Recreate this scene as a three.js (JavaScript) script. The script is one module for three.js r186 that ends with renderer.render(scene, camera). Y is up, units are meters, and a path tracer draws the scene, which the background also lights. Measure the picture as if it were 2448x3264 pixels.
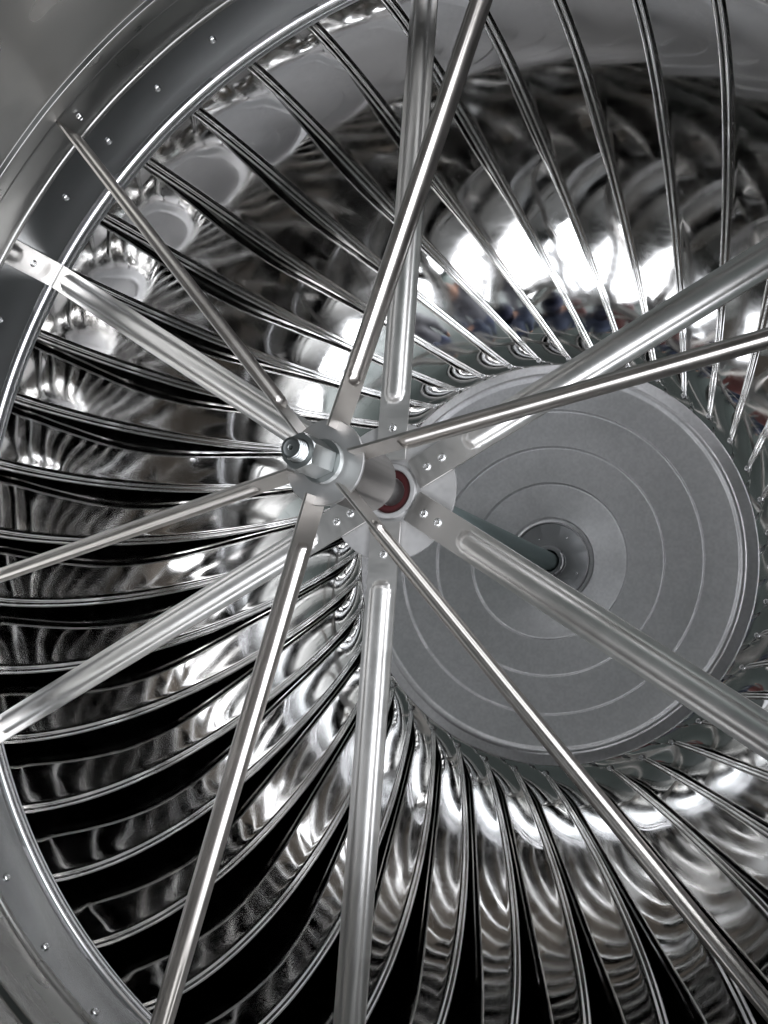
import * as THREE from 'three';
import { mergeGeometries, toCreasedNormals } from 'three/addons/utils/BufferGeometryUtils.js';
import { RectAreaLightUniformsLib } from 'three/addons/lights/RectAreaLightUniformsLib.js';
import { ImprovedNoise } from 'three/addons/math/ImprovedNoise.js';
import { MarchingCubes } from 'three/addons/objects/MarchingCubes.js';
import { RoundedBoxGeometry } from 'three/addons/geometries/RoundedBoxGeometry.js';

/* ---------- camera, light, exposure ---------- */
const scene = new THREE.Scene();
scene.background = new THREE.Color(0x000000);
const K = 0.415;                 // metres per unit of the measured ventilator
const H = 2.6;                   // height of the rotor axis above the floor
const camera = new THREE.PerspectiveCamera(63.15, 0.75, 0.01, 30);
const TILT = 100 * Math.PI / 180;   // the mouth looks down, a little towards -z, at the people
const frameQ = new THREE.Quaternion().setFromAxisAngle(new THREE.Vector3(1, 0, 0), TILT);
{
  const at = (x, y, z) => new THREE.Vector3(x, y, z).applyQuaternion(frameQ);
  camera.position.copy(at(0.4338 * K, -0.1743 * K, 0.8844 * K)).add(new THREE.Vector3(0, H, 0));
  camera.up.copy(at(0, 0.98614, 0.16589));
  camera.lookAt(camera.position.clone().add(at(-0.43973, 0.14899, -0.88569)));
}
scene.add(camera);
const renderer = new THREE.WebGLRenderer({ antialias: true });
renderer.setSize(768, 1024);
renderer.toneMapping = THREE.LinearToneMapping;
renderer.toneMappingExposure = 1.35;
renderer.shadowMap.enabled = true;
RectAreaLightUniformsLib.init();

/* ---------- helpers ---------- */
let seed = 7;
const rnd = () => { seed = (seed * 1664525 + 1013904223) >>> 0; return seed / 4294967296; };
const perlin = new ImprovedNoise();
const noise = (x, y, z) => perlin.noise(x, y, z);
const sstep = (a, b, x) => { const t = Math.min(1, Math.max(0, (x - a) / (b - a))); return t * t * (3 - 2 * t); };
const P = (r, phi, s) => new THREE.Vector3(K * r * Math.cos(phi), -K * r * Math.sin(phi), -K * s);   // around the axis
const used = {};
function numbered(name) { const n = used[name] = (used[name] ?? -1) + 1; return n ? `${name}_${String(n).padStart(3, '0')}` : name; }
function mesh(name, geo, mat, parent) {
  const m = new THREE.Mesh(geo, mat);
  m.name = parent ? name : numbered(name); m.castShadow = m.receiveShadow = true;
  (parent ?? scene).add(m); return m;
}
function group(name, parent) { const g = new THREE.Group(); g.name = parent ? name : numbered(name); (parent ?? scene).add(g); return g; }
function tag(o, label, category, grp) { Object.assign(o.userData, { label, category }); if (grp) o.userData.group = grp; return o; }
function grid(nu, nv, fn, closeU = false) {          // fn(i/nu, j/nv) -> Vector3, uv in metres along the sheet
  const pos = [], uv = [], idx = [];
  for (let i = 0; i <= nu; i++) for (let j = 0; j <= nv; j++) {
    const p = fn(i, j); pos.push(p.x, p.y, p.z); uv.push(p.u ?? i / nu, p.v ?? j / nv);
  }
  for (let i = 0; i < nu; i++) for (let j = 0; j < nv; j++) {
    const a = i * (nv + 1) + j, b = a + 1, c = a + nv + 1, d = c + 1; idx.push(a, c, b, b, c, d);
  }
  const g = new THREE.BufferGeometry();
  g.setAttribute('position', new THREE.Float32BufferAttribute(pos, 3));
  g.setAttribute('uv', new THREE.Float32BufferAttribute(uv, 2));
  g.setIndex(idx); g.computeVertexNormals();
  return g;
}
// surface of revolution about the ventilator's axis, profile = [[r, s], ...]; corners doubled when crease
function revolve(profile, seg = 192, wob = 0, phase = 0, flat = false) {
  const pts = profile;
  const g = grid(pts.length - 1, seg, (i, j) => {
    const phi = j / seg * Math.PI * 2, [r, s] = pts[i];
    const w = wob ? wob * (noise(Math.cos(phi) * 3 + 9.1, Math.sin(phi) * 3, s * 9 + phase) + 0.5 * noise(Math.cos(phi) * 8, Math.sin(phi) * 8 + 4.2, s * 22 + phase)) : 0;
    const p = P(r + w, phi, s); p.u = flat ? p.x : phi * 0.3; p.v = flat ? p.y : s * K; return p;
  });
  // weld the seam's normals
  const n = g.attributes.normal;
  for (let i = 0; i < pts.length; i++) {
    const a = i * (seg + 1), b = a + seg;
    const v = new THREE.Vector3(n.getX(a) + n.getX(b), n.getY(a) + n.getY(b), n.getZ(a) + n.getZ(b)).normalize();
    n.setXYZ(a, v.x, v.y, v.z); n.setXYZ(b, v.x, v.y, v.z);
  }
  return g;
}
const hard = (prof, seg) => toCreasedNormals(revolve(prof, seg, 0, 0, true).toNonIndexed(), 0.45);
const arc = (r, s, rad, a0, a1, n = 10) => Array.from({ length: n + 1 }, (_, i) => { const a = a0 + (a1 - a0) * i / n; return [r + rad * Math.cos(a), s + rad * Math.sin(a)]; });

/* ---------- procedural textures ---------- */
function dataTex(n, fn, srgb, rep = [1, 1]) {
  const d = new Uint8Array(n * n * 4);
  for (let y = 0; y < n; y++) for (let x = 0; x < n; x++) {
    const c = fn(x / n, y / n, x, y), k = (y * n + x) * 4;
    d[k] = c[0] * 255; d[k + 1] = c[1] * 255; d[k + 2] = c[2] * 255; d[k + 3] = 255;
  }
  const t = new THREE.DataTexture(d, n, n);
  t.wrapS = t.wrapT = THREE.RepeatWrapping; t.magFilter = THREE.LinearFilter; t.minFilter = THREE.LinearMipmapLinearFilter; t.generateMipmaps = true;
  t.repeat.set(...rep); if (srgb) t.colorSpace = THREE.SRGBColorSpace; t.needsUpdate = true; return t;
}
// tiling value noise on a torus of period p
const tn = (x, y, p, o = 0) => {
  const h = (i, j) => { const s = Math.sin(((i % p + p) % p) * 127.1 + ((j % p + p) % p) * 311.7 + o * 74.7) * 43758.5453; return s - Math.floor(s); };
  const X = x * p, Y = y * p, i = Math.floor(X), j = Math.floor(Y), u = X - i, v = Y - j, a = u * u * (3 - 2 * u), b = v * v * (3 - 2 * v);
  return (h(i, j) * (1 - a) + h(i + 1, j) * a) * (1 - b) + (h(i, j + 1) * (1 - a) + h(i + 1, j + 1) * a) * b;
};
const clamp01 = (x) => Math.min(1, Math.max(0, x));
const smudge = dataTex(512, (x, y) => { const v = clamp01(0.5 + 0.9 * (0.5 * tn(x, y, 5, 1) + 0.3 * tn(x, y, 17, 2) + 0.2 * tn(x, y, 61, 3) - 0.5)); return [v, v, v]; });
const grainTex = dataTex(512, (x, y) => { const v = clamp01(0.5 + 0.5 * (0.5 * tn(x, y, 200, 5) + 0.3 * tn(x, y, 90, 6) + 0.2 * tn(x, y, 11, 7) - 0.5)); return [v, v, v]; });
const brushed = dataTex(512, (x, y) => { const v = clamp01(0.5 + 0.8 * (0.6 * tn(x * 0.999, y, 256, 8) * 0 + 0.6 * tn(0.5, y, 170, 9) + 0.4 * tn(x, y, 23, 10) - 0.5)); return [v, v, v]; });
const rep = (t, x, y) => { const c = t.clone(); c.repeat.set(x, y); c.needsUpdate = true; return c; };
// spangled, slightly cloudy zinc sheet
const zincMap = dataTex(512, (x, y) => { const v = 0.94 + 0.02 * (tn(x, y, 7, 11) - 0.5) + 0.02 * (tn(x, y, 40, 12) - 0.5) + 0.05 * (tn(x, y, 150, 13) - 0.5); return [v, v, v * 1.005]; }, true);
const scuffs = dataTex(1024, (x, y) => {
  let v = 0.8 + 0.2 * (tn(x, y, 9, 21) - 0.5) + 0.12 * (tn(x, y, 60, 22) - 0.5);
  const s = tn(x * 0.2 + 0.1, y, 300, 23) * tn(x, y, 6, 24); if (s > 0.62) v += 0.25;
  return [v, clamp01(v), v];
});

const std = (o) => new THREE.MeshStandardMaterial({ side: THREE.DoubleSide, ...o });
const M = {
  polished: [0, 1, 2].map((i) => std({ color: new THREE.Color().setRGB(0.76 - 0.012 * i, 0.755 - 0.016 * i, 0.745 - 0.02 * i), metalness: 1, roughness: 0.15, roughnessMap: rep(smudge, 6 + i, 6 - i) })),
  band: std({ color: new THREE.Color().setRGB(0.32, 0.325, 0.325), metalness: 1, roughness: 0.25 }),
  neck: std({ color: new THREE.Color().setRGB(0.30, 0.297, 0.285), metalness: 1, roughness: 0.55, roughnessMap: rep(smudge, 1, 3) }),
  bead: std({ color: new THREE.Color().setRGB(0.75, 0.75, 0.76), metalness: 1, roughness: 0.2 }),
  strip: new THREE.MeshPhysicalMaterial({ side: THREE.DoubleSide, color: new THREE.Color().setRGB(0.82, 0.80, 0.775), metalness: 1, roughness: 0.46, anisotropy: 0.6, roughnessMap: rep(scuffs, 3, 12), bumpMap: rep(grainTex, 9, 9), bumpScale: 0.00005 }),
  zinc: std({ color: new THREE.Color().setRGB(0.95, 0.94, 0.94), map: rep(zincMap, 4, 4), metalness: 1, roughness: 0.58, roughnessMap: rep(scuffs, 4, 4), bumpMap: rep(grainTex, 10, 10), bumpScale: 0.00003 }),
  steel: std({ color: new THREE.Color().setRGB(0.40, 0.415, 0.41), metalness: 1, roughness: 0.30 }),
  fin: std({ color: new THREE.Color().setRGB(0.52, 0.49, 0.46), metalness: 1, roughness: 0.40, roughnessMap: rep(scuffs, 3, 12), bumpMap: rep(grainTex, 9, 9), bumpScale: 0.00003 }),
  washer: std({ color: new THREE.Color().setRGB(0.62, 0.61, 0.60), metalness: 1, roughness: 0.42 }),
  sleeve: std({ color: new THREE.Color().setRGB(0.20, 0.195, 0.19), metalness: 1, roughness: 0.5 }),
  bearing: std({ color: new THREE.Color().setRGB(0.42, 0.42, 0.43), metalness: 1, roughness: 0.45 }),
  collar: std({ color: new THREE.Color().setRGB(0.30, 0.285, 0.27), map: rep(zincMap, 1, 6), metalness: 1, roughness: 0.5, bumpMap: rep(grainTex, 3, 9), bumpScale: 0.00012 }),
  shaftSteel: std({ color: new THREE.Color().setRGB(0.42, 0.52, 0.51), map: rep(zincMap, 3, 9), metalness: 0.35, roughness: 0.5, bumpMap: rep(grainTex, 3, 9), bumpScale: 0.0001 }),
  rivet: std({ color: new THREE.Color().setRGB(0.75, 0.75, 0.75), metalness: 1, roughness: 0.22 }),
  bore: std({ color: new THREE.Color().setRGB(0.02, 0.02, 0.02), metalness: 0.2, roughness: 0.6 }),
  red: std({ color: new THREE.Color().setRGB(0.045, 0.004, 0.005), metalness: 0, roughness: 0.55 }),
  hubplate: std({ color: new THREE.Color().setRGB(0.74, 0.73, 0.715), map: rep(zincMap, 3, 3), metalness: 0.9, roughness: 0.6, bumpMap: rep(grainTex, 5, 5), bumpScale: 0.00012 }),
};

/* ---------- rivet ---------- */
function rivetGeo(rad) {            // blind rivet: flat domed flange with a hollow mandrel hole, axis +z
  const p = [[0.0, -0.25], [0.28, -0.25], [0.34, 0.3], [0.42, 0.42], [0.6, 0.40], [0.85, 0.24], [1.0, 0.05], [1.0, -0.1]];
  const g = new THREE.LatheGeometry(p.map(([x, y]) => new THREE.Vector2(x * rad, y * rad)), 18); g.rotateX(Math.PI / 2); return g;
}
const R_BIG = rivetGeo(0.0052 * K * 2.05 / 2), R_SMALL = rivetGeo(0.0021), R_TINY = rivetGeo(0.0016);
function rivet(parent, geo, pos, dir) {
  const m = mesh('rivet', geo, M.rivet, parent); m.position.copy(pos);
  m.quaternion.setFromUnitVectors(new THREE.Vector3(0, 0, 1), dir.clone().normalize()); return m;
}
const dirOut = (phi, r, s) => new THREE.Vector3(r * Math.cos(phi), -r * Math.sin(phi), -s);

/* ================= the rotor ================= */
const rotor = group('ventilator_rotor');
rotor.position.set(0, H, 0); rotor.quaternion.copy(frameQ);
tag(rotor, 'large polished metal turbine rotor with curved vanes, grey round end plate and six riveted spokes', 'turbine rotor');

// --- grey end plate with concentric pressed rings
{
  const prof = [[0.375, 0.70], [0.3835, 0.694], [0.3845, 0.6745], [0.382, 0.6725], [0.366, 0.6715], [0.3635, 0.6690], [0.3605, 0.6668], [0.3570, 0.6672], [0.3535, 0.6705], [0.350, 0.6735]];
  const ring = (R, s) => { prof.push([R + 0.0050, s - 0.0022], [R + 0.0030, s - 0.0026], [R + 0.0016, s - 0.0018], [R + 0.0002, s + 0.0026], [R - 0.0014, s + 0.0046], [R - 0.0034, s + 0.0050]); };
  ring(0.294, 0.686); ring(0.224, 0.704); ring(0.154, 0.722);
  prof.push([0.0900, 0.7420], [0.0885, 0.7425], [0.0865, 0.7460], [0.0845, 0.7462], [0.0800, 0.7452]);
  const plate = mesh('end_plate', revolve(prof, 256, 0.00025, 0, true), M.zinc, rotor);
  mesh('plate_flange', revolve([[0.372, 0.6985], [0.3900, 0.6970], [0.3925, 0.6990]], 192, 0.0002, 0, true), M.zinc, plate);
  plate.userData.label = 'matte grey round end plate with concentric pressed rings';
  const bp = [[0.0800, 0.7440], [0.0790, 0.7400], [0.0775, 0.7390], [0.0765, 0.7395], [0.0755, 0.7440], [0.0330, 0.7450], [0.0322, 0.7440], [0.0318, 0.7380], [0.0308, 0.7345], [0.0285, 0.7330], [0.0225, 0.7330], [0.0215, 0.7345], [0.0212, 0.7900]];
  const bh = mesh('bearing_housing', hard(bp, 96), M.bearing, plate);
  for (const [a, r] of [[-118, 0.050], [-55, 0.058], [22, 0.060], [95, 0.052], [160, 0.056]]) rivet(bh, R_TINY, P(r, a * Math.PI / 180, 0.7442), new THREE.Vector3(0, 0, 1)).scale.setScalar(0.55);
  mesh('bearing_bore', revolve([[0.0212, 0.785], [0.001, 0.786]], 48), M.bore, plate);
}

// --- vanes
const N = 42, PITCH = Math.PI * 2 / N, PHI0 = -72.97 * Math.PI / 180;
const bez = (t) => { const m = 1 - t, b = [m * m * m, 3 * t * m * m, 3 * t * t * m, t * t * t]; const A = [[0.735, -0.012], [0.8720, 0.36], [0.527, 0.703], [0.376, 0.692]]; return [0, 1].map((k) => b.reduce((s, w, i) => s + w * A[i][k], 0)); };
const twist = (t) => 0.0353 * t + 0.0508 * t * t + 0.3462 * t * t * t;
// cross-section from the free edge: [width in mm, height in mm towards the outside]
const SEC = [[2.6, 1.3], [1.5, 1.75], [0.5, 1.5], [0.0, 0.8], [0.15, 0.1], [0.8, -0.35], [1.7, -0.45], [2.5, -0.2], [3.0, 0.35], [3.5, 0.55], [4.0, 0.25], [4.6, -0.25], [5.4, -0.45], [6.2, -0.2], [6.8, 0.4], [7.3, 0.7], [8.0, 0.75]];
const TILTED = 0.25;
function vaneGeo(k) {
  const NT = 110, NS = 22, sd = k * 7.31 + 1.7;
  return grid(NT, SEC.length - 1 + NS, (i, j) => {
    const t = i / NT, [r0, s0] = bez(t), [r1, s1] = bez(t + 1e-3), dl = Math.hypot(r1 - r0, s1 - s0);
    const nr = (s1 - s0) / dl, ns = -(r1 - r0) / dl, rK = r0 * K, Wm = rK * PITCH * 1.32 * 1000;
    let w, h;
    const scale = 0.62 + 0.38 * sstep(0, 0.75, 1 - t);
    if (j < SEC.length) { w = SEC[j][0] * scale; h = SEC[j][1] * scale; } else { const q = (j - SEC.length + 1) / NS; w = 8 * scale + (Wm - 8 * scale) * q; h = 0.75 * scale * (1 - q); }
    const cut = 11 * sstep(0.935, 0.975, t);
    if (w < cut) { w = cut; h = 0.2; }
    h *= 1 - sstep(0.97, 0.99, t);
    const open = (0.6 + 0.4 * sstep(0.0, 0.12, t)) * (1 - sstep(0.845, 0.946, t));
    const D = Wm * (0.03 + (TILTED - 0.03) * open), x = w / Wm;
    const lift = D * (0.60 * x + 0.40 * x * x);
    const wav = (1 + 1.3 * (1 - sstep(0.05, 0.35, t))) * sstep(6, 14, w) * (1 - sstep(0.8, 0.95, t)) * (0.07 * noise(t * 9 + sd, w * 0.03, sd) + 0.025 * noise(t * 24, w * 0.06 + sd, 3.3));
    const shoulder = 14 * Math.exp(-(((t - 0.37) / 0.2) ** 2)) * Math.max(0, x - 0.04) * open;   // the blade bulges outwards between its stiff edges
    const off = (lift + h + wav + shoulder) / 1000;
    const phi = PHI0 + k * PITCH + twist(t) + (w / 1000) / rK;
    const rr = rK + nr * off, ss = s0 * K + ns * off;
    const p = new THREE.Vector3(rr * Math.cos(phi), -rr * Math.sin(phi), -ss); p.u = t * 0.4; p.v = w / 1000; return p;
  });
}
for (let k = 0; k < N; k++) {
  const v = mesh('vane', vaneGeo(k), M.polished[k % 3], rotor);
  const phi = (-59.11 + k * 360 / N) * Math.PI / 180;
  rivet(v, R_SMALL, P(0.4000, phi, 0.6850), dirOut(phi, -0.25, -0.97));
}

// --- bottom ring band carrying the vanes and the spokes
{
  const prof = [[0.7335, 0.035], [0.7330, 0.030], ...arc(0.7345, 0.0170, 0.0115, Math.PI / 2, Math.PI * 3 / 2, 14), [0.7290, 0.0050], [0.7245, 0.0030], [0.7228, -0.0020], [0.7215, -0.02], [0.7140, -0.053], [0.7120, -0.10], [0.7120, -0.135], [0.7135, -0.139], [0.7160, -0.139]];
  const band = mesh('ring_band', revolve(prof.slice(16), 256, 0.0009, 2), M.band, rotor);
  mesh('rolled_rim', revolve(prof.slice(0, 20), 256), M.bead, rotor);
  for (let k = 0; k < N; k++) { const phi = -106.72 * Math.PI / 180 + k * PITCH; rivet(band, R_SMALL, P(0.7128, phi, -0.053), dirOut(phi, -1, 0)); }
}

// --- pressed strip: a ribbed sheet strip running outward along +x, face towards +z, bent tab at the outer end
function stripGeo(r0, r1, ribA, ribB, width, tab, ribH = 0.0034, ribW = 0.0050, rib2 = 9) {
  const th = 0.0012, hw = width / 2;
  const ys = [-hw, -hw * 0.86, -ribW, -ribW * 0.9, -ribW * 0.74, -ribW * 0.5, -ribW * 0.25, 0, ribW * 0.25, ribW * 0.5, ribW * 0.74, ribW * 0.9, ribW, hw * 0.86, hw];
  const n = 120, bendR = 0.0028, L = r1 - r0 + (tab > 0 ? bendR * Math.PI / 2 + tab : 0);
  const rib = (x, y) => {
    if (ribW <= 0) return 0;
    let d = Math.abs(y); let e = 0;
    if (x < ribA + ribW) e = ribA + ribW - x; if (x > ribB - ribW) e = Math.max(e, x - (ribB - ribW));
    if (x > ribB) e = Math.max(0, rib2 + ribW - x);
    const q = Math.hypot(d, e) / ribW; return q >= 1 ? 0 : ribH * Math.pow(1 - q * q * q, 0.75);
  };
  const xs = []; for (let i = 0; i <= n; i++) xs.push(r0 + L * i / n);
  for (const e of [ribA, ribB]) for (let q = -2; q <= 6; q++) xs.push(e + (e === ribA ? 1 : -1) * q * ribW / 5);
  for (let q = 0; q <= 8; q++) xs.push(r1 + bendR * Math.PI / 2 * q / 8);
  xs.sort((a, b) => a - b);
  const X = xs.filter((x, i) => x >= r0 && x <= r0 + L + 1e-9 && (i === 0 || x - xs[i - 1] > 1e-5));
  const bent = (x, y, z) => {                   // bend towards +z beyond r1
    if (x <= r1) return [x, y, z];
    const a = Math.min((x - r1) / bendR, Math.PI / 2), rest = Math.max(0, x - r1 - bendR * Math.PI / 2);
    const c = Math.cos(a), s = Math.sin(a);
    return [r1 + (bendR - z) * s + 0, y, bendR - (bendR - z) * c + rest];
  };
  const side = (top) => grid(X.length - 1, ys.length - 1, (i, j) => {
    const x = X[i], y = ys[j], z = rib(x, y) + (top ? th / 2 : -th / 2);
    const q = bent(x, y, z), p = new THREE.Vector3(...q); p.u = y * 1; p.v = x; return p;
  });
  const edge = (sgn) => grid(X.length - 1, 2, (i, j) => { const q = bent(X[i], sgn * (hw + (j === 1 ? 0.0002 : 0)), (j - 1) * th / 2); const p = new THREE.Vector3(...q); p.u = j * 0.001; p.v = X[i]; return p; });
  const capA = grid(1, ys.length - 1, (i, j) => { const p = new THREE.Vector3(r0, ys[j], (i - 0.5) * th); p.u = 0; p.v = 0; return p; });
  const xe = X[X.length - 1];
  const capB = grid(1, ys.length - 1, (i, j) => { const p = new THREE.Vector3(...bent(xe, ys[j], (i - 0.5) * th)); p.u = 0; p.v = 0; return p; });
  return mergeGeometries([side(true), side(false), edge(1), edge(-1), capA, capB]);
}
const SW = 0.0382 * K;
// --- far spider: hub plate with six spokes riveted to it
{
  const hub = mesh('hub_plate', hard([[0.0835, 0.0075], [0.0842, 0.0060], [0.0842, 0.0040], [0.0835, 0.0028], [0.0352, 0.0024], [0.0340, 0.0010], [0.0330, -0.0012], [0.0285, -0.0015], [0.0272, -0.0005], [0.0268, 0.012]], 128), M.hubplate, rotor);
  hub.userData.label = 'round hub plate under the riveted spoke ends';
  mesh('bearing_seal', revolve([[0.0268, 0.0060], [0.0260, 0.0040], [0.0200, 0.0038], [0.0172, 0.005]], 64), M.red, hub).userData.label = 'dark red bearing seal ring';
  const geo = stripGeo(0.0375 * K, 0.700 * K, 0.1085 * K, 0.688 * K, SW, 0.13 * K, 0.0034, 0.0050, 0.776 * K);
  for (let k = 0; k < 6; k++) {
    const phi = (-90 + 60 * k) * Math.PI / 180, sp = mesh('spoke', geo, M.strip, rotor);
    sp.rotation.z = -phi; sp.position.z = 0.0012;
    const rv = (x) => { const m = rivet(sp, R_BIG, new THREE.Vector3(x * K, 0, 0.0007), new THREE.Vector3(0, 0, 1)); return m; };
    rv(0.0560); rv(0.0770);
    const m = rivet(sp, R_SMALL, new THREE.Vector3(0.7055 * K, 0, 0.046 * K), new THREE.Vector3(-1, 0, 0)); m.scale.setScalar(1.15);
  }
}

/* ================= the fixed throat with shaft and carrying spider ================= */
const throat = group('ventilator_throat');
throat.position.set(0, H, 0); throat.quaternion.copy(frameQ);
tag(throat, 'galvanised throat ring around the mouth with fin spokes holding the threaded centre shaft and nut', 'ventilator throat');
{
  const prof = [[0.664, -0.128], [0.6655, -0.1245], ...arc(0.6605, -0.1245, 0.0050, 0, -Math.PI, 0).slice(0, 0)];
  const p2 = [...arc(0.6620, -0.1270, 0.0048, Math.PI * 0.15, Math.PI * 1.35, 10), [0.6585, -0.1345], [0.6560, -0.140], [0.6550, -0.150], [0.6546, -0.1700], [0.6544, -0.1738], [0.6538, -0.1748], [0.6490, -0.1772], [0.6483, -0.1784], [0.6480, -0.1800], [0.6478, -0.1870], [0.6480, -0.1940], [0.6483, -0.1956], [0.6490, -0.1968], [0.6538, -0.1992], [0.6544, -0.2002], [0.6548, -0.2050]];
  for (let q = 0; q <= 6; q++) p2.push([0.655 + 0.0004 * q, -0.215 - q * 0.024]);
  mesh('throat_wall', revolve(p2, 256, 0.0013, 5), M.neck, throat);
}
{ // square flashing plate that carries the throat
  const sh = new THREE.Shape([new THREE.Vector2(-0.52, -0.52), new THREE.Vector2(0.52, -0.52), new THREE.Vector2(0.52, 0.52), new THREE.Vector2(-0.52, 0.52)]);
  sh.holes.push(new THREE.Path().absarc(0, 0, 0.664 * K, 0, Math.PI * 2, true));
  const g = new THREE.ExtrudeGeometry(sh, { depth: 0.0015, bevelEnabled: false, curveSegments: 96 }); g.translate(0, 0, 0.345 * K);
  mesh('flashing_plate', g, M.neck, throat);
}
const nearPhi = [-74, -13, 45.2, 103.2, 163.8, -133.4].map((a) => a * Math.PI / 180);
{
  // fins: the strip stands on edge, its width along the axis
  const geo = stripGeo(0.036 * K, 0.6525 * K, 0.085 * K, 0.635 * K, SW, 0.030 * K, 0.0030, 0.0045);
  geo.rotateX(Math.PI / 2);                       // width y -> z (axis), rib z -> -y (clockwise in the picture)
  for (const phi of nearPhi) {
    const g = mesh('fin_spoke', geo, M.fin, throat);
    g.rotation.z = -phi; g.position.z = 0.155 * K;
    const m = rivet(g, R_BIG, new THREE.Vector3(0.6505 * K, -0.024 * K, 0), new THREE.Vector3(-1, 0, 0)); m.scale.set(0.9, 0.9, 1.8);
  }
  // collar tube, washers, nut, threaded shaft
  mesh('collar', hard([[0.0180, -0.058], [0.0345, -0.058], [0.0362, -0.060], [0.0362, -0.150], [0.0355, -0.1525], [0.0225, -0.1525]], 96), M.collar, throat);
  mesh('washer', hard([[0.015, -0.1525], [0.0440, -0.1525], [0.0454, -0.1532], [0.0458, -0.1545], [0.0458, -0.1565], [0.0450, -0.1578], [0.015, -0.1580]], 96), M.washer, throat).userData.label = 'large flat washer';
  mesh('washer', hard([[0.012, -0.1580], [0.0226, -0.1582], [0.0236, -0.1590], [0.0236, -0.1630], [0.0228, -0.1650], [0.012, -0.1655]], 64), M.steel, throat).userData.label = 'small flat washer under the nut';
  // hex nut with chamfered corners
  const nutG = (() => {
    const n = 6, seg = 12, rc = 0.0198, inner = 0.0112, z0 = 0.1656, z1 = 0.2085, out = [];
    const edgeR = (a) => { const q = ((a % (Math.PI / 3)) + Math.PI / 3) % (Math.PI / 3) - Math.PI / 6; return rc * Math.cos(Math.PI / 6) / Math.cos(q); };
    const lim = rc * 0.90, rows = [];
    const push = (fr, z) => rows.push([fr, z]);
    push((a) => inner, z0); push((a) => Math.min(edgeR(a), lim), z0); push((a) => edgeR(a), (a) => z0 + Math.max(0, edgeR(a) - lim) * 0.55); push((a) => edgeR(a), (a) => z1 - Math.max(0, edgeR(a) - lim) * 0.55); push((a) => Math.min(edgeR(a), lim), z1); push((a) => inner + 0.0015, z1); push((a) => inner, z1 - 0.0015);
    const tot = n * seg;
    return toCreasedNormals(grid(rows.length - 1, tot, (i, j) => { const a = j / tot * Math.PI * 2, r = rows[i][0](a), z = typeof rows[i][1] === 'function' ? rows[i][1](a) : rows[i][1]; return P(r, a + 0.68, -z); }).toNonIndexed(), 0.35);
  })();
  mesh('hex_nut', nutG, M.steel, throat);
  // shaft: plain inside, threaded stub in front, drilled centre
  const sh = [[0.001, 0.80], [0.0178, 0.80], [0.0178, 0.03], [0.0172, 0.029]];
  mesh('shaft_sleeve', revolve([[0.0172, 0.032], [0.0168, 0.0], [0.0165, -0.07], [0.0112, -0.075], [0.0106, -0.206]], 64), M.sleeve, throat);
  mesh('shaft', revolve(sh, 64), M.shaftSteel, throat).userData.label = 'plain steel shaft running back to the end plate bearing';
  const turns = 7, pts = [];
  const thread = grid(turns * 24, 6, (i, j) => {
    const a = i / 24 * Math.PI * 2, pitchS = 0.0038, s = -0.200 - (i / 24) * pitchS - (j / 6) * pitchS;
    const f = j / 6, depth = Math.abs(f - 0.5) * 2; const r = 0.0116 - 0.0020 * depth - 0.0012 * sstep(-0.219, -0.224, s);
    return P(r, a, Math.max(s, -0.2235));
  });
  const tip = revolve([[0.0100, -0.2190], [0.0097, -0.2222], [0.0090, -0.2232], [0.0030, -0.2236], [0.0026, -0.2228], [0.0010, -0.2170], [0.0001, -0.2165]], 40);
  mesh('threaded_stub', mergeGeometries([thread, tip]), M.steel, throat);
}

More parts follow.
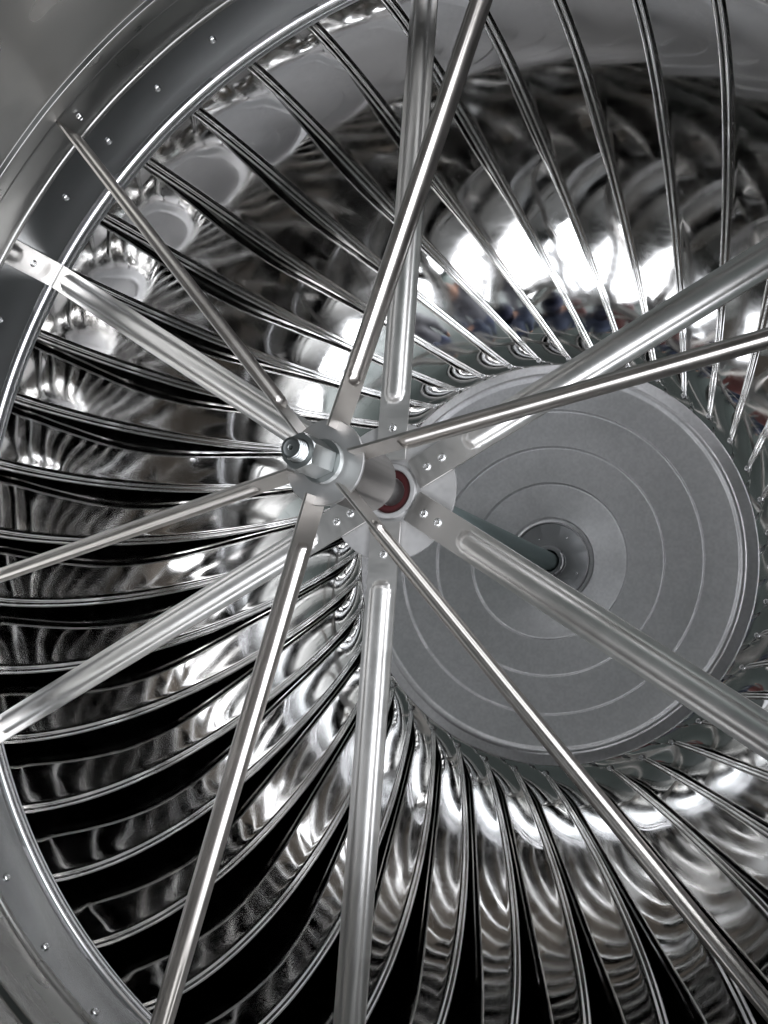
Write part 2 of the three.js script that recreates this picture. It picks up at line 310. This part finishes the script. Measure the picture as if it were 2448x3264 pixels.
/* ================= the hall around the photographer, seen in the mirrors only ================= */
// people who stand below the mouth and look up, seen in the mirrors only
function person(name, x, z, turn, h, label, top, legs, cap) {
  const J = { head: [0, 0.925, 0.015], neck: [0, 0.86, 0], chest: [0, 0.74, 0], hip: [0, 0.53, 0], sl: [0.105, 0.80, 0], sr: [-0.105, 0.80, 0], el: [0.135, 0.63, 0.01], er: [-0.135, 0.63, 0.01], wl: [0.125, 0.48, 0.05], wr: [-0.125, 0.48, 0.05], kl: [0.055, 0.28, 0.01], kr: [-0.055, 0.28, 0.01], al: [0.055, 0.04, -0.01], ar: [-0.055, 0.04, -0.01], tl: [0.06, 0.02, 0.08], tr: [-0.06, 0.02, 0.08], hl: [0.12, 0.43, 0.07], hr: [-0.12, 0.43, 0.07], crown: [0, 0.955, 0], jaw: [0, 0.895, 0.03] };
  const B = [['head', 'crown', 0.050, 0.045], ['head', 'jaw', 0.048, 0.03], ['head', 'neck', 0.03, 0.034], ['neck', 'chest', 0.04, 0.085], ['chest', 'hip', 0.085, 0.085], ['neck', 'sl', 0.04, 0.045], ['neck', 'sr', 0.04, 0.045], ['sl', 'el', 0.042, 0.03], ['sr', 'er', 0.042, 0.03], ['el', 'wl', 0.03, 0.02], ['er', 'wr', 0.03, 0.02], ['wl', 'hl', 0.02, 0.02], ['wr', 'hr', 0.02, 0.02], ['hip', 'kl', 0.07, 0.045], ['hip', 'kr', 0.07, 0.045], ['kl', 'al', 0.042, 0.026], ['kr', 'ar', 0.042, 0.026], ['al', 'tl', 0.026, 0.02], ['ar', 'tr', 0.026, 0.02]].map(([a, b, ra, rb]) => [J[a], J[b], ra, rb]);
  const R = 64, mc = new MarchingCubes(R, new THREE.MeshStandardMaterial(), false, false, 60000), fld = mc.field;
  for (let k = 0; k < R; k++) for (let j = 0; j < R; j++) for (let i = 0; i < R; i++) {
    const px = (i / (R / 2) - 1) * 0.52, py = (j / (R / 2) - 1) * 0.52 + 0.5, pz = (k / (R / 2) - 1) * 0.52;
    let d = 1;
    for (const [a, b, ra, rb] of B) {
      const bx = b[0] - a[0], by = b[1] - a[1], bz = b[2] - a[2], ax = px - a[0], ay = py - a[1], az = pz - a[2];
      const u = clamp01((ax * bx + ay * by + az * bz) / (bx * bx + by * by + bz * bz));
      const q = Math.hypot(ax - u * bx, ay - u * by, az - u * bz) - (ra + (rb - ra) * u), hh = clamp01(0.5 + 0.5 * (d - q) / 0.02);
      d = d * (1 - hh) + q * hh - 0.02 * hh * (1 - hh);
    }
    fld[i + j * R + k * R * R] = -d;
  }
  mc.isolation = 0; mc.update();
  const n = mc.count, g = new THREE.BufferGeometry(), pos = new Float32Array(n * 3), col = new Float32Array(n * 3);
  for (let i = 0; i < n; i++) {
    const X = mc.positionArray[i * 3] * 0.52, Y = mc.positionArray[i * 3 + 1] * 0.52 + 0.5, Z = mc.positionArray[i * 3 + 2] * 0.52;
    pos.set([X * h, Y * h, Z * h], i * 3);
    const c = Y > 0.865 ? (Y > 0.945 || Z < -0.005 ? [0.02, 0.016, 0.014] : [0.42, 0.24, 0.17]) : Y < 0.475 && Math.abs(X) > 0.1 && Y > 0.38 ? [0.42, 0.24, 0.17] : Y > 0.5 ? top : Y > 0.035 ? legs : [0.03, 0.03, 0.03];
    col.set(c, i * 3);
  }
  g.setAttribute('position', new THREE.BufferAttribute(pos, 3)); g.setAttribute('normal', new THREE.BufferAttribute(mc.normalArray.slice(0, n * 3), 3)); g.setAttribute('color', new THREE.BufferAttribute(col, 3));
  const p = group(name); p.position.set(x, 0, z); p.rotation.y = turn; tag(p, label, 'person');
  mesh('body', g, std({ color: 0xffffff, vertexColors: true, roughness: 0.8 }), p);
  if (cap) {
    const cm = std({ color: new THREE.Color().setRGB(...cap), roughness: 0.8 });
    const dome = new THREE.SphereGeometry(0.062 * h, 24, 12, 0, Math.PI * 2, 0, Math.PI * 0.5).scale(1, 0.95, 1.1).translate(0, 0.945 * h, 0.005 * h);
    const brim = new THREE.CylinderGeometry(0.05 * h, 0.05 * h, 0.004, 24).scale(1, 1, 1.1).translate(0, 0.947 * h, 0.055 * h);
    mesh('cap', mergeGeometries([dome, brim]), cm, p);
  }
  return p;
}
person('person', 0.30, -0.62, -0.5, 1.74, 'person in a blue jacket and navy cap standing below the mouth', [0.03, 0.042, 0.08], [0.03, 0.03, 0.04], [0.015, 0.02, 0.06]);
person('person', -0.12, -1.05, 0.1, 1.70, 'person in a dark red shirt and navy cap standing behind the others', [0.14, 0.045, 0.04], [0.035, 0.04, 0.06], [0.015, 0.02, 0.06]);
person('person', 0.85, -0.85, -0.8, 1.68, 'bareheaded person in a grey shirt at the right of the group', [0.25, 0.25, 0.27], [0.04, 0.05, 0.1], null);

const S = (o) => { o.userData.kind = 'structure'; return o; };
{
  const wallMat = std({ color: new THREE.Color().setRGB(0.12, 0.10, 0.08), roughness: 0.9 });
  const floor = S(group('floor'));
  const tileG = new RoundedBoxGeometry(0.594, 0.02, 0.594, 1, 0.003);
  const tiles = [0, 1, 2].map((i) => std({ color: new THREE.Color().setRGB(0.066 + 0.008 * i, 0.079 + 0.008 * i, 0.073 + 0.008 * i), roughness: 0.35 }));
  mesh('grout', new THREE.BoxGeometry(4.8, 0.02, 4.8).translate(0, -0.024, 0), std({ color: new THREE.Color().setRGB(0.06, 0.08, 0.07), roughness: 0.9 }), floor);
  for (let i = -4; i < 4; i++) for (let j = -4; j < 4; j++) { const m = mesh('tile', tileG, tiles[(i * 7 + j * 3 + 60) % 3], floor); m.position.set(i * 0.6 + 0.3, -0.012, j * 0.6 + 0.3); }
  S(mesh('hall_wall', new THREE.BoxGeometry(4.9, 2.3, 0.12).translate(0, 1.15, -2.5), wallMat));
  S(mesh('side_wall', new THREE.BoxGeometry(0.12, 2.3, 4.8).translate(2.5, 1.15, 0), wallMat));
  S(mesh('rear_wall', new THREE.BoxGeometry(4.9, 2.3, 0.12).translate(0, 1.15, 2.5), wallMat));
  S(mesh('blind_wall', new THREE.BoxGeometry(0.12, 2.3, 4.8).translate(-2.5, 1.15, 0), wallMat));
  const glow = std({ color: 0x222222, emissive: new THREE.Color().setRGB(0.9, 0.96, 1.05), emissiveIntensity: 0.2, roughness: 0.5 });
  const frameM = std({ color: new THREE.Color().setRGB(0.4, 0.4, 0.4), roughness: 0.5 });
  const WB = 0.1, WT = 1.5, wy = (WB + WT) / 2, wh = WT - WB;
  [[-0.3, -2.4, 1.3, 0, 'bright glazed panel left of the middle of the hall wall'], [1.1, -2.4, 1.3, 0, 'bright glazed panel right of the middle of the hall wall'], [2.05, -2.4, 0.4, 0, 'narrow bright glazed panel at the right end of the hall wall'],
    [2.4, -1.5, 1.35, 1, 'bright glazed panel in the side wall near the hall wall'], [2.4, 0.0, 1.35, 1, 'bright glazed panel in the middle of the side wall'], [2.4, 1.5, 1.35, 1, 'bright glazed panel in the side wall near the rear wall'],
    [-2.4, 0.0, 4.0, 3, 'long dim glazed panel opposite the bright side wall'], [1.3, 2.4, 1.7, 2, 'wide bright glazed panel in the rear wall']].forEach(([x, z, w, side, label]) => {
    const win = group('window'); win.position.set(x, wy, z); win.rotation.y = [0, -Math.PI / 2, Math.PI, Math.PI / 2][side];
    tag(win, label, 'window', 'daylit glazing of the hall');
    mesh('pane', new THREE.BoxGeometry(w, wh, 0.02), glow, win);
    for (const [fx, fy, fw, fh] of [[0, wh / 2 + 0.03, w + 0.12, 0.06], [0, -wh / 2 - 0.03, w + 0.12, 0.06], [-w / 2 - 0.03, 0, 0.06, wh], [w / 2 + 0.03, 0, 0.06, wh]]) mesh('frame', new THREE.BoxGeometry(fw, fh, 0.06).translate(fx, fy, 0), frameM, win);
    const L = new THREE.RectAreaLight(new THREE.Color().setRGB(0.94, 0.97, 1.03), x < 0 && side === 0 ? 3 : [6.0, 8, 2.8, 0.4][side], w, wh), d = [[0, 1], [-1, 0], [0, -1], [1, 0]][side];
    L.position.set(x + d[0] * 0.04, wy, z + d[1] * 0.04); L.lookAt(x + d[0], wy, z + d[1]);
    L.name = 'window_light'; scene.add(L);
  });
}

renderer.render(scene, camera);
